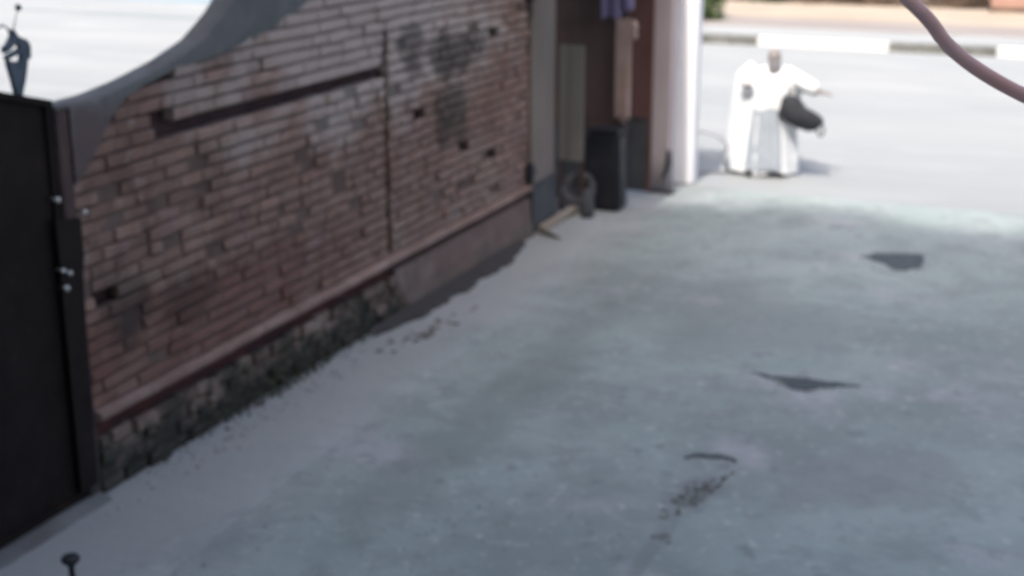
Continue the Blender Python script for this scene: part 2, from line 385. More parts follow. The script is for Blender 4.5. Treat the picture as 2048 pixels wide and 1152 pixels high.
# ledge: rounded red cement pieces, then a deep recess, its red paint darkened as shade
prof = [(-0.09, 0.515), (0.045, 0.515), (0.062, 0.53), (0.066, 0.55), (0.058, 0.572), (0.03, 0.585), (-0.09, 0.590)]
y = 6.655
while y < 13.95:
    ln = random.uniform(0.42, 0.56); y1 = min(14.0, y + ln - 0.006)
    dz, dx = random.uniform(-.003, .003), random.uniform(-.004, .004)
    n = len(prof); seg = 4; vs = []
    for s in range(seg+1):
        yy = y + (y1-y)*s/seg
        for px, pz in prof: vs.append((px + dx + (0.006*N(yy*5, pz*20) if px > 0 else 0), yy, pz + dz + sag(yy, .5)*.8))
    fs = [[s*n+k, s*n+(k+1) % n, (s+1)*n+(k+1) % n, (s+1)*n+k] for s in range(seg) for k in range(n)]
    fs += [list(range(n)), list(range(seg*n, seg*n+n))]
    link('ledge_stone', vs, fs, 'ledge', wall)
    y += ln
link('recess', *box(-0.10, -0.045, 6.64, 14.0, 0.0, 0.514), 'recess', wall)
# old bricks under the ledge (left part), some broken, uneven depth
base = []
for k in range(4):
    zc = 0.055 + k*0.1; off = (k % 2)*0.12
    y = 6.655 - off
    while y < 10.78:
        y0, y1 = max(6.655, y), min(10.82, y+0.24); y += 0.24
        if y1-y0 < .06: continue
        if random.random() < (0.10 if k < 2 else 0.05): continue
        base.append(((y0+y1)/2, zc, y1-y0))
link('footing_mortar', *box(-0.044, -0.006, 6.64, 10.83, 0.0, 0.375), 'base_brick', wall)
for yc, zc, ln in base:
    v, f = brick_mesh(random.randrange(9999), ln - 0.014 - random.random()*0.02, 0.083, 0.05, 0.010)
    x = 0.025 + random.gauss(0, 0.012)
    q = Vector((x, yc, zc + 0.008*N(yc*2, zc)))
    me = bpy.data.meshes.new('brick'); me.from_pydata(v, [], f); me.materials.append(M['base_brick'])
    o = bpy.data.objects.new('brick', me); C.objects.link(o); o.parent = wall
    o.matrix_local = Matrix.Translation(q - Vector(wall.location)) @ Matrix.Rotation(random.gauss(0, .03), 4, 'X') @ Matrix.Rotation(random.gauss(0, .06), 4, 'Z')
# smooth red render under the ledge (right part) with a slanting left end and a sloped toe
vs, fs = [], []
ny = 40
for i in range(ny+1):
    t = i/ny
    for (z, x) in ((0.44, 0.0), (0.435, 0.028), (0.30, 0.034), (0.16, 0.045), (0.06, 0.075), (-0.01, 0.10)):
        ya = 10.80 + (0.44-z)*0.45; yy = ya + (14.0-ya)*t
        vs.append((x + 0.008*N(yy*2, z*6, 3), yy, z))
    vs.append((-0.044, 10.80 + (14-10.80)*t, -0.01)); vs.append((-0.044, 10.80 + 3.2*t, 0.44))
for i in range(ny):
    for k in range(8): fs.append([i*8+k, i*8+(k+1) % 8, (i+1)*8+(k+1) % 8, (i+1)*8+k])
fs += [list(range(8)), list(range(ny*8, ny*8+8))]
link('render_skirt', vs, fs, 'render', wall, smooth=False)

# moss and small weeds on the footing
mv, mf = [], []
for _ in range(1000):
    y = random.gauss(8.9, 0.55) if random.random() < .7 else random.uniform(6.9, 10.9)
    z = abs(random.gauss(0, .16)) + .01
    if z > .42 or y < 6.8 or y > 11: continue
    x = 0.03 + random.random()*0.05 + max(0, .10-z)*random.random()*.8; s = random.uniform(.008, .024)
    a = Vector((random.gauss(0, 1), random.gauss(0, 1), random.gauss(0, 1))).normalized(); b = a.orthogonal().normalized()
    p = Vector((x, y, z)); n = len(mv)
    mv += [p - a*s, p + b*s*.6, p + a*s, p - b*s*.6]; mf.append([n, n+1, n+2, n+3])
o = link('moss', mv, mf, 'moss'); tag(o, 'dark moss and tiny weeds on the crumbling footing of the brick wall', 'moss'); o['kind'] = 'stuff'

# broken cement edging at the foot of the red render
vs, fs = [], []
n = 50
for i in range(n+1):
    y = 10.2 + (13.6-10.2)*i/n
    w = 0.20 + 0.08*N(y*3, 4) + 0.05*N(y*9, 5); w *= min(1, (i+4)/16) * min(1, (n-i+6)/16)
    vs += [(0.06, y, 0.07), (0.07 + w*.7, y, 0.052 + .008*N(y*6, 2)), (0.07+w, y, 0.04), (0.08+w, y, 0.0)]
for i in range(n):
    for k in range(3): fs.append([i*4+k, i*4+k+1, i*4+5+k, i*4+4+k])
o = link('cement_edging', vs, fs, 'post'); tag(o, 'low broken cement edging at the foot of the smooth red wall base', 'edging')

# ------------------------------------------------------------------ black gate at the left
post = empty('gate_pillar', (-0.06, 6.59, 0), 'narrow grey brown plastered pillar between the black gate and the brick wall', 'pillar')
link('shaft', *box(-0.15, 0.022, 6.535, 6.645, 0, 2.535, 0.008), 'post', post)
link('cap', *box(-0.16, 0.03, 6.53, 6.655, 2.536, 2.565, 0.006), 'plaster', post)
gate = empty('steel_gate', (0, 5.0, 0), 'black sheet steel gate filling the left edge, its top sloping down to the pillar', 'gate')
def gz(y): return 2.60 + max(0, 6.5-y)*0.27
ys = [3.4, 4.18, 4.96, 5.74, 6.50]
for a, b in zip(ys, ys[1:]):
    link('sheet_panel', *prism_yz([(a+.004, .075), (b-.004, .075), (b-.004, gz(b)-.02), (a+.004, gz(a)-.02)], -0.03, -0.018), 'gate', gate)
for a in ys:
    link('upright', *prism_yz([(a-.022, .07), (a+.022, .07), (a+.022, gz(a+.022)-.03), (a-.022, gz(a-.022)-.03)], -0.05, 0.004), 'gate', gate)
link('top_rail', *prism_yz([(3.35, gz(3.35)-.04), (6.525, gz(6.525)-.04), (6.525, gz(6.525)), (3.35, gz(3.35))], -0.06, 0.015), 'gate', gate)
link('bottom_rail', *box(-0.05, 0.008, 3.35, 6.52, 0.055, 0.105, .004), 'gate', gate)
lp = link('latch_plate', *prism_yz([(6.44, .12), (6.60, .12), (6.62, 1.1), (6.635, 1.5), (6.66, 1.62), (6.66, 1.86), (6.44, 1.90)], 0.024, 0.034), 'gate', gate)
for (y, z, r) in ((6.455, 2.02, .016), (6.685, 1.895, .013), (6.50, 1.555, .014), (6.445, 1.585, .012), (6.46, 1.47, .016)):
    link('bolt', *tube([(0.0, y, z), (.03, y, z), (.055, y+.004, z-.004), (.06, y+.004, z-.004)], [r*.7, r*.7, r*1.2, r*.7], 10), 'steel', gate, smooth=True)
# wrought iron finial on the gate
fin = empty('gate_finial', (-0.02, 6.29, gz(6.29)), 'dark wrought iron torch shaped finial standing on the black gate', 'finial')
zb = gz(6.29)
def ring_pts(outl): return outl
# leaf blade outline in the wall plane with two slots, as four real bars around the openings
k = 0.0
body_lo = [(6.268, zb), (6.312, zb), (6.355, zb+.10), (6.385, zb+.198), (6.222, zb+.198), (6.25, zb+.09)]
link('blade', *prism_yz(body_lo, -0.035, -0.005), 'iron', fin)
link('side_scroll', *prism_yz([(6.33, zb+.199), (6.385, zb+.199), (6.41, zb+.205), (6.415, zb+.28), (6.39, zb+.31), (6.33, zb+.335), (6.315, zb+.30), (6.34, zb+.25)], -0.035, -0.005), 'iron', fin)
link('crossbar', *prism_yz([(6.222, zb+.215), (6.340, zb+.245), (6.335, zb+.27), (6.216, zb+.238)], -0.035, -0.005), 'iron', fin)
link('crossbar', *prism_yz([(6.226, zb+.199), (6.25, zb+.199), (6.243, zb+.213), (6.220, zb+.211)], -0.035, -0.005), 'iron', fin)
link('crown', *prism_yz([(6.206, zb+.255), (6.24, zb+.262), (6.275, zb+.285), (6.31, zb+.302), (6.325, zb+.337), (6.305, zb+.365), (6.292, zb+.38), (6.27, zb+.335), (6.235, zb+.30), (6.204, zb+.285)], -0.035, -0.005), 'iron', fin)
sp = link('spike', *tube([(-.02, 6.295, zb+.36), (-.02, 6.33, zb+.44), (-.02, 6.355, zb+.49)], [.005, .0025, .003], 6), 'iron', fin)
link('ball', *lathe([(0.003, zb+.475), (.014, zb+.481), (.02, zb+.495), (.014, zb+.509), (.003, zb+.515)], 12, (-.02, 6.36)), 'iron', fin, smooth=True)
link('scroll', *tube([(-.02, 6.08, zb+.33), (-.02, 6.16, zb+.385), (-.02, 6.22, zb+.41), (-.02, 6.255, zb+.39), (-.02, 6.28, zb+.345)], .006, 6), 'iron', fin)
# sill under the gate
vs, fs = [], []
for i in range(41):
    y = 3.4 + (6.62-3.4)*i/40; a = 0.02*N(y*5, 3)
    vs += [(-.12, y, .045), (0.035+a, y, .05+.006*N(y*9, 1)), (0.10+a, y, .03), (0.13+a, y, -.005)]
for i in range(40):
    for k in range(3): fs.append([i*4+k, i*4+k+1, i*4+5+k, i*4+4+k])
struct(link('gate_sill', vs, fs, 'plaster'))
# short mushroom headed post in the near corner
o = link('ground_post', *lathe([(.03, 0), (.03, .01), (.018, .015), (.017, .30), (.022, .315), (.046, .335), (.052, .352), (.044, .366), (.02, .374), (.004, .376)], 20, (.87, 5.35)), 'bin', origin=(.87, 5.35, 0), smooth=True)
tag(o, 'short dark metal post with a mushroom shaped head in the near left corner', 'post')

# ------------------------------------------------------------------ entrance: pillars, leaves, clutter
ep = empty('entrance_pillar', (-0.12, 14.4, 0), 'beige grey plastered pillar at the far end of the brick wall', 'pillar')
link('shaft', *box(-0.30, 0.035, 14.035, 14.74, 0.56, 3.25, .012), 'beige', ep)
link('plinth', *box(-0.31, 0.05, 14.03, 14.75, 0, 0.558, .012), 'charcoal', ep)
for z in (0.62, 2.58):
    link('hinge', *tube([(0.045, 13.97, z), (0.045, 13.97, z+.20)], .045, 10), 'bin', ep)
    link('hinge_strap', *box(-0.02, 0.06, 13.99, 14.10, z+.06, z+.12), 'bin', ep)
struct(link('doorstep', *box(-.62, .055, 14.76, 16.9, -.05, .014), 'charcoal'))
o = link('threshold_stone', *box(.06, .16, 14.15, 15.35, 0.0, .085, .012), 'cream'); tag(o, 'cream edging stone beside the foot of the beige entrance pillar', 'kerb')
l1 = empty('entrance_gate', (0.2, 15.9, 0), 'open dark brown steel gate leaf standing across the entrance beside the beige pillar', 'gate', )
link('sheet', *box(-0.45, .46, 15.90, 15.915, .92, 3.2), 'brown', l1)
link('lower_sheet', *box(-0.45, .46, 15.90, 15.915, -.02, .915), 'charcoal', l1)
link('stile', *box(-0.5, -.45, 15.88, 15.94, .05, 3.22, .004), 'brown', l1); link('stile', *box(.46, .50, 15.88, 15.94, .05, 3.22, .004), 'brown', l1)
for z in (.9, 2.15): link('rail', *box(-.449, .459, 15.885, 15.899, z, z+.05), 'brown', l1)
link('pale_board', *box(-0.10, .20, 15.22, 15.25, .62, 1.97, .004), 'board', None, (0.05, 15.235, .62))
pb = bpy.data.objects['pale_board']; tag(pb, 'pale upright board just right of the beige entrance pillar', 'board')
link('batten', *box(-.0, .012, 15.205, 15.22, .64, 1.95), 'board', pb)
link('foot', *box(-.10, -.06, 15.255, 15.29, 0, .75), 'brown', pb); link('foot', *box(.16, .20, 15.255, 15.29, 0, .75), 'brown', pb)
l2 = empty('entrance_gate', (0.5, 16.45, 0), 'open red brown steel gate leaf next to the pinkish grey pillar', 'gate')
link('sheet', *box(.28, .62, 16.44, 16.455, 1.0, 3.2), 'redbrown', l2)
link('lower_sheet', *box(.28, .62, 16.44, 16.455, .05, .995), 'charcoal', l2)
link('stile', *box(.62, .655, 16.42, 16.47, .04, 3.22, .004), 'redbrown', l2)
link('rail', *box(.28, .619, 16.425, 16.439, .97, 1.03), 'redbrown', l2)
# black bin
bn = empty('bin', (.34, 15.6, 0), 'tall black bin standing in front of the dark gate leaves', 'bin')
bv, bf = box(.13, .60, 15.42, 15.74, 0.0, .93, .04)
bv = [Vector((.34 + (v.x-.34)*(0.86 + .14*(1-v.z)), v.y, v.z)) for v in bv]
link('body', bv, bf, 'bin', bn)
lv, lf = box(.19, .57, 15.42, 15.77, .925, .975, .02); link('lid', lv, lf, 'bin', bn)
link('handle', *tube([(.2, 15.40, .90), (.2, 15.37, .90), (.48, 15.37, .90), (.48, 15.40, .90)], .012, 8), 'bin', bn)
# old tyre leaning on the bin
def torus(c, R1, r1, ax, ay, n=28, m=10):
    return tube([Vector(c) + Vector(ax)*math.cos(2*math.pi*i/n)*R1 + Vector(ay)*math.sin(2*math.pi*i/n)*R1 for i in range(n)], r1, m, True)
ty = empty('tyre', (.13, 15.30, 0), 'small worn grey tyre leaning between the beige pillar and the black bin', 'tyre')
link('tread', *torus((.13, 15.30, .27), .17, .055, (.93, .1, 0), (0, .22, .97)), 'rubber', ty, smooth=True)
link('rim', *torus((.13, 15.30, .27), .11, .018, (.93, .1, 0), (0, .22, .97)), 'charcoal', ty, smooth=True)
o = link('rubble_sack', *lathe([(.02, 0), (.13, .01), (.15, .08), (.13, .2), (.09, .30), (.05, .34), (.03, .35)], 14, (.33, 15.05)), 'charcoal', origin=(.33, 15.05, 0), smooth=True)
o.data.transform(Matrix.Diagonal((.55, .7, 1, 1))); tag(o, 'small dark sack slumped at the foot of the black bin', 'sack')
# garments hanging from the gate leaf
def cloth(name, x0, x1, y, z0, z1, m, label, cat, wav=.02, taper=0.0, slant=0.0):
    nx, nz = 14, 16; vs, fs = [], []
    for s in (0, 1):
        for j in range(nz+1):
            for i in range(nx+1):
                u, v = i/nx, j/nz
                w = (x1-x0)*(1 - taper*(1-v)); xc = (x0+x1)/2
                zb_ = z0 + slant*u + 0.03*math.sin(u*9)
                vs.append((xc + (u-.5)*w, y - wav*math.sin(u*17 + v*2)*(1.2-v) - s*.012, zb_ + (z1-zb_)*v))
    n = (nx+1)*(nz+1)
    for s in (0, 1):
        for j in range(nz):
            for i in range(nx):
                a = s*n + j*(nx+1)+i; fs.append([a, a+1, a+nx+2, a+nx+1])
    for i in range(nx): fs.append([i, i+1, n+i+1, n+i])
    for j in range(nz):
        a = j*(nx+1); fs += [[a, a+nx+1, n+a+nx+1, n+a], [a+nx, a+2*nx+1, n+a+2*nx+1, n+a+nx]]
    o = link(name, vs, fs, m, None, ((x0+x1)/2, y, z0), True); tag(o, label, cat); return o
cloth('hanging_cloth', .18, .62, 15.80, 2.20, 3.22, 'purple', 'purple cloth hanging over the top of the dark gate leaf', 'cloth', .035, .15, .12)
cloth('hanging_scarf', .40, .60, 15.76, 1.04, 2.24, 'pinkcloth', 'long pinkish beige cloth strip hanging above the black bin', 'cloth', .018, .1)
o = link('cloth_knot', *lathe([(.01, 2.0), (.035, 2.02), (.045, 2.06), (.03, 2.1), (.05, 2.14), (.035, 2.2), (.015, 2.23)], 12, (.63, 15.74)), 'pinkcloth', origin=(.63, 15.74, 2.0), smooth=True)
tag(o, 'knotted pinkish cloth bundle at the hem of the purple cloth', 'cloth')
pp = empty('gate_pillar', (.63, 16.92, 0), 'shaded pinkish grey pillar at the street end of the entrance', 'pillar')
link('shaft', *box(.50, .775, 16.80, 17.04, .0, 3.25, .01), 'pinkplaster', pp)
link('strap', *tube([(.785, 16.79, .52), (.79, 16.78, .38), (.77, 16.77, .26), (.72, 16.77, .17)], [.03, .045, .035, .015], 8), 'charcoal', pp, smooth=True)
o = link('stone_slab', *prism_xy([(.40, 16.72), (.62, 16.60), (.90, 16.58), (.93, 16.66), (.80, 16.76), (.42, 16.79)], 0.0, .06, .12), 'charcoal'); tag(o, 'flat dark stone slab at the foot of the pinkish pillar', 'stone')
wp = empty('gate_pillar', (.86, 17.4, 0), 'sunlit white painted pillar at the corner where the driveway meets the street', 'pillar')
link('shaft', *box(.70, .965, 17.28, 17.52, 0, 3.3, .01), 'bright_white', wp)
cn = link('shade_canopy', *box(-0.6, .776, 14.0, 17.05, 3.27, 3.42, .01), 'plaster', None, (0.1, 15.5, 3.27)); tag(cn, 'unseen concrete slab added above the entrance pillars to shade them', 'canopy')  # unseen slab, added so its shadow falls on the entrance
link('shade_beam', *box(-.6, .77, 13.86, 13.999, 2.66, 3.42, .01), 'plaster', cn)  # unseen beam, added to block the sun passing under the slab
# hose loop and its tail
pts = []
for i in range(26):
    a = R(115) - R(235)*i/25
    pts.append((.92 + .37*math.cos(a), 17.75 - .15*math.sin(a), .44 + .20*math.sin(a)))
pts += [(.74, 17.78, .17), (.73, 17.8, .06), (.80, 17.9, .02), (1.3, 18.3, .0)]
o = link('hose', *tube([(.80, 17.60, .70)] + pts, .014, 8), 'hose', None, (.9, 17.7, 0), True); tag(o, 'thin grey hose looping out from behind the white pillar', 'hose')

# ------------------------------------------------------------------ rust red pipe-like cable sagging at the upper right
key = [(5.30, .1, 5.2), (5.34, .9, 4.35), (5.39, 1.75, 3.83), (5.413, 2.15, 3.722), (5.447, 2.2, 3.682), (5.47, 2.2, 3.65), (5.52, 2.2, 3.613), (5.59, 2.2, 3.578), (5.70, 2.18, 3.54), (5.9, 2.1, 3.52), (6.3, 1.7, 3.6), (6.8, .9, 4.1), (7.1, -.55, 5.2)]
key[0] = (5.30, -.55, 5.6)
def smooth_path(k, it=3):
    for _ in range(it):
        q = [k[0]]
        for a, b in zip(k, k[1:]): q += [Vector(a).lerp(Vector(b), .25), Vector(a).lerp(Vector(b), .75)]
        k = q + [k[-1]]
    return k
o = link('cable', *tube(smooth_path(key, 3), .0108, 12), 'cable', None, (5.3, -.55, 5.6), True)
tag(o, 'thick rust red cable sagging in a curve across the upper right corner', 'cable')

# ------------------------------------------------------------------ marks and litter on the driveway
def patch(poly, label, name='tar_patch', m='tar', z=0.010, rough=.05, sub=6):
    out = []
    for i, p in enumerate(poly):
        q = poly[(i+1) % len(poly)]
        for s in range(sub):
            t = s/sub; x, y = p[0]+(q[0]-p[0])*t, p[1]+(q[1]-p[1])*t
            out.append((x + rough*(N(x*9, y*9, 1) + .5*N(x*31, y*31, 1)), y + rough*(N(x*9, y*9, 2) + .5*N(x*31, y*31, 5))))
    o = link(name, *prism_xy(out, -0.012, z, .03), m, None, (*poly[0], 0)); return tag(o, label, 'patch')
patch([(3.57, 14.55), (3.72, 14.72), (4.18, 14.88), (4.24, 14.30), (3.99, 14.12), (3.86, 14.36)], 'dark wedge shaped tar patch on the concrete nearest the sunlit street')
patch([(3.35, 10.56), (3.71, 10.60), (3.93, 10.62), (4.21, 10.60), (3.96, 10.48), (3.84, 10.31), (3.70, 10.34), (3.60, 10.50)], 'dark bird shaped tar patch in the middle of the driveway')
patch([(3.32, 8.72), (3.42, 8.81), (3.55, 8.84), (3.70, 8.77), (3.62, 8.79), (3.50, 8.80), (3.42, 8.77)], 'thin dark curved crack filling above the muddy scuff', z=.009)
def crumbs(name, cx, cy, sx, sy, num, s0, s1, label, m='mud', slant=0.0, seed=1):
    r = random.Random(seed); vs, fs = [], []
    for _ in range(num):
        dy = r.gauss(0, sy); x = cx + r.gauss(0, sx) + slant*dy; y = cy + dy; s = r.uniform(s0, s1)
        zz = .006 + .01*N(x*.8, y*.8, 3); n = len(vs); a = r.random()*6
        for k in range(5): vs.append((x + s*math.cos(a+k*1.257)*r.uniform(.6, 1.2), y + s*1.5*math.sin(a+k*1.257)*r.uniform(.6, 1.2), zz))
        vs.append((x, y, zz + s*.45))
        for k in range(5): fs.append([n+k, n+(k+1) % 5, n+5])
        fs.append([n+4, n+3, n+2, n+1, n])
    o = link(name, vs, fs, m); tag(o, label, 'dirt'); o['kind'] = 'stuff'; return o
crumbs('mud_crumbs', 3.56, 8.15, .04, .16, 90, .005, .020, 'muddy scuff of dark crumbs below the thin curved crack', slant=.25)
crumbs('mud_crumbs', 4.05, 14.3, .16, .12, 60, .006, .02, 'dark crumbs broken out around the wedge shaped tar patch', seed=8)
crumbs('mud_crumbs', 3.8, 10.42, .18, .07, 50, .005, .016, 'dark crumbs broken out around the bird shaped tar patch', seed=9)
crumbs('mud_crumbs', 3.55, 7.49, .02, .03, 14, .006, .018, 'small spot of dark crumbs near the lower edge of the driveway', seed=2)
crumbs('rubble', .22, 8.4, .10, 1.3, 170, .006, .032, 'fallen crumbs of mortar along the foot of the brick wall', 'apron', seed=3)
crumbs('rubble', .48, 10.6, .05, .35, 46, .012, .045, 'dark broken bits beside the cement edging', 'mud', slant=.12, seed=4)
crumbs('grit', 2.0, 6.9, .8, .8 , 170, .004, .010, 'dark grit scattered over the near concrete', 'mud', seed=5)
crumbs('grit', 2.9, 9.6, 1.3, 2.6, 160, .004, .010, 'fine grit scattered over the middle of the driveway', 'mud', seed=6)
o = link('stick', *tube([(.10, 14.12, .035), (.22, 14.04, .04), (.34, 13.96, .035), (.44, 13.90, .03)], [.03, .028, .018, .006], 7), 'mud', None, (.1, 14.12, 0)); tag(o, 'dark splinter of wood lying at the foot of the beige entrance pillar', 'stick')

# ------------------------------------------------------------------ street side: painted kerb, planting, wall
kb = empty('painted_kerb', (0, 32.55, 0), 'black and white painted median kerb along the far side of the street', 'kerb')
segs = [(-9.0, -6.1, 'white'), (-6.1, -3.6, 'white'), (-3.6, -1.75, 'black_paint'), (-1.75, .15, 'white'), (.15, 1.25, 'white'), (1.25, 3.55, 'black_paint'), (3.55, 5.7, 'white'), (5.7, 8.0, 'black_paint'), (8.0, 10.5, 'white'), (10.5, 13, 'black_paint')]
for a, b, m in segs:
    n = max(2, round((b-a)/.62))
    for i in range(n):
        x0 = a + (b-a)*i/n; x1 = a + (b-a)*(i+1)/n - .012
        d = random.uniform(-.008, .008)
        link('kerb_stone', *box(x0, x1, 32.46+d, 32.68+d, -.06, .19 + random.uniform(-.006, .006), .02), m, kb)
o = link('pebble', *box(1.83, 2.0, 18.9, 19.05, -.02, .05, .02), 'charcoal')
bpy.data.objects.remove(o)
def leaves(name, cx, cy, cz, sx, sy, sz, num, s0, s1, m, label, cat, kind=None, seed=1, lump=2.0):
    r = random.Random(seed); vs, fs = [], []; c = 0
    while c < num:
        x, y, z = r.uniform(-1, 1), r.uniform(-1, 1), r.uniform(0, 1)
        if x*x + y*y + (z*.9)**2 > 1 + .5*N(x*3, y*3, z*3+seed): continue
        p = Vector((cx+x*sx, cy+y*sy, cz+z*sz))
        if N(p.x*lump, p.y*lump, p.z*lump) < -.22: c += .3; continue
        s = r.uniform(s0, s1); a = Vector((r.gauss(0, 1), r.gauss(0, 1), r.gauss(0, .7))).normalized(); b = a.orthogonal().normalized()
        n = len(vs); vs += [p-a*s, p+b*s*.5, p+a*s, p-b*s*.5]; fs.append([n, n+1, n+2, n+3]); c += 1
    o = link(name, vs, fs, m, None, (cx, cy, 0)); tag(o, label, cat)
    if kind: o['kind'] = kind
    return o
def shrub(cx, cy, w, h, m, label, seed, num=1500):
    e = empty('shrub', (cx, cy, 0), label, 'shrub')
    o = leaves('foliage', cx, cy, .02, w, w*.8, h, num, .04, .11, m, '', '', None, seed); o.parent = e; o.location = (0, 0, 0)
    del o['label']; del o['category']
    for k in range(4):
        a = k*1.6; link('stem', *tube([(cx, cy, 0), (cx+.15*w*math.cos(a), cy+.15*w*math.sin(a), h*.4), (cx+.4*w*math.cos(a), cy+.4*w*math.sin(a), h*.8)], [.03, .02, .008], 6), 'brown', e)
shrub(-4.75, 37.6, .85, 1.9, 'leaf', 'dark green shrub beyond the street just right of the white pillar', 11, 2600)
shrub(-3.9, 43.6, 1.1, 1.5, 'leaf', 'low olive green shrub at the left end of the dry hedge', 12)
for i, (x, lab, m) in enumerate(((-2.3, 'dry brown bush next to the olive green shrub', 'dry'), (-.9, 'dry brown bush in the middle of the far verge', 'dry'), (1.7, 'dry brown bush beside the end of the tan wall', 'dry'))):
    shrub(x, 43.7, 1.0, 1.3, m, lab, 20+i, 1300)
struct(link('soil_bank', *box(-9, 2.4, 43.2, 48, -.05, .16, .05), 'dry'))
tw = empty('boundary_wall', (8, 41.6, 0), 'tan pink painted low wall beyond the street at the upper right', 'wall')
link('wall_face', *box(2.6, 30, 42.6, 42.9, -.02, 1.7), 'tan', tw); link('wall_base', *box(2.55, 30, 42.5, 42.598, -.02, .16), 'dry', tw)
link('coping', *box(2.5, 30.1, 42.52, 42.98, 1.701, 1.78, .01), 'cream', tw)

# ------------------------------------------------------------------ person in white with a dark bag
PY = 18.33
pr = empty('person', (1.72, PY, 0), 'person in a long white robe on the sunlit street carrying a dark bag', 'person')
def skin_mesh(name, V, E, rad, m, parent, lv=2):
    me = bpy.data.meshes.new(name); me.from_pydata([tuple(Vector(v) - Vector(parent.location)) for v in V], E, []); me.materials.append(M[m])
    o = bpy.data.objects.new(name, me); C.objects.link(o); o.parent = parent
    md = o.modifiers.new('skin', 'SKIN'); md.use_smooth_shade = True
    for i, r_ in enumerate(rad):
        sv_ = me.skin_vertices[0].data[i]; sv_.radius = (r_, r_) if not isinstance(r_, tuple) else r_; sv_.use_root = (i == 0)
    sb = o.modifiers.new('sub', 'SUBSURF'); sb.levels = lv; sb.render_levels = lv
    return o
V, E, RD = [], [], []
def add(p, r_, par=None):
    V.append(p); RD.append(r_)
    if par is not None: E.append((par, len(V)-1))
    return len(V)-1
pel = add((1.66, PY+.02, .93), .15)
sp1 = add((1.68, PY, 1.12), .135, pel); ch = add((1.72, PY-.02, 1.29), .15, sp1); nk = add((1.745, PY-.04, 1.41), .06, ch)
jw = add((1.75, PY-.07, 1.49), .088, nk); hd = add((1.745, PY-.06, 1.58), .108, jw); ct = add((1.74, PY-.04, 1.67), .085, hd)
nose = add((1.765, PY-.19, 1.545), .012, hd)
for s, fx, fy in ((-1, 1.50, -.12), (1, 1.90, .10)):
    hp = add((1.66+s*.09, PY, .86), .10, pel); kn = add((1.66+s*.09+(fx-1.66)*.35, PY+fy*.5-.03, .48), .065, hp)
    an = add((fx, PY+fy, .10), .042, kn); add((fx+.02, PY+fy-.12, .035), .038, an)
# left arm folded across the chest, right arm reaching out
def hand(wr, dirv, par, palm_r=.03):
    d = Vector(dirv).normalized(); s = d.cross(Vector((0, 0, 1))).normalized(); u = s.cross(d)
    w = Vector(wr); pm = add(w + d*.06, palm_r, par)
    for k, (off, ln) in enumerate(((-.032, .062), (-.011, .072), (.011, .068), (.032, .052))):
        a = add(w + d*.095 + s*off, .0095, pm); b = add(w + d*(.095+ln*.5) + s*off*1.1 - u*.012, .0085, a); add(w + d*(.095+ln) + s*off*1.1 - u*.034, .007, b)
    t = add(w + d*.045 - s*.038, .011, pm); add(w + d*.085 - s*.058 - u*.012, .009, t)
sl = add((1.52, PY-.02, 1.33), .068, ch); el = add((1.40, PY-.10, 1.13), .046, sl); wl = add((1.50, PY-.28, 1.21), .030, el); hand((1.50, PY-.28, 1.21), (-.6, -.3, .12), wl)
sr = add((1.93, PY-.02, 1.35), .068, ch); er = add((2.17, PY-.10, 1.20), .046, sr); wr_ = add((2.38, PY-.16, 1.15), .030, er); hand((2.38, PY-.16, 1.15), (1, -.2, -.02), wr_)
skin_mesh('body', V, E, RD, 'skin', pr)
# beard, eyes, cap
def ell(c, r_, n=14, m=8, zmin=-1.0, zmax=1.0):
    return lathe([(max(.001, math.sqrt(max(0, 1-t*t))), t) for t in [zmin + (zmax-zmin)*i/m for i in range(m+1)]], n)[0:2], c, r_
def ellipsoid(name, c, r_, m, parent, zmin=-.999, zmax=.999):
    (v, f), c, r_ = ell(c, r_, zmin=zmin, zmax=zmax)
    return link(name, [(c[0]+p[0]*r_[0], c[1]+p[1]*r_[1], c[2]+p[2]*r_[2]) for p in v], f, m, parent, smooth=True)
ellipsoid('beard', (1.762, PY-.12, 1.42), (.09, .065, .145), 'hair', pr)
for s in (-1, 1): ellipsoid('eye', (1.755+s*.038, PY-.158, 1.585), (.012, .008, .008), 'bag', pr)
ellipsoid('cap', (1.738, PY-.01, 1.69), (.115, .12, .085), 'robe', pr, 0.0, .999)
# robe: lofted with folds, flaring to the left
rings = [(.04, 1.60, .47, .27), (.25, 1.61, .455, .26), (.5, 1.63, .42, .245), (.75, 1.65, .40, .235), (.95, 1.665, .39, .225), (1.12, 1.68, .40, .215),
         (1.24, 1.71, .42, .205), (1.33, 1.73, .40, .185), (1.39, 1.74, .30, .15), (1.43, 1.745, .14, .12), (1.45, 1.745, .095, .10)]
n = 56; vs, fs = [], []
for (z, cx_, rx, ry) in rings:
    for k in range(n):
        a = 2*math.pi*k/n; fold = 1 + (0.11*math.sin(8*a + 2.2*math.sin(z*2.3)) + 0.05*math.sin(15*a+z*4))*max(0, (1.4-z))/1.4
        vs.append((cx_ + rx*fold*math.cos(a), PY + .0 + ry*fold*math.sin(a), z + (0.02*math.sin(5*a) if z < .1 else 0)))
for i in range(len(rings)-1):
    for k in range(n): fs.append([i*n+k, i*n+(k+1) % n, (i+1)*n+(k+1) % n, (i+1)*n+k])
link('robe', vs, fs, 'robe', pr, smooth=True)
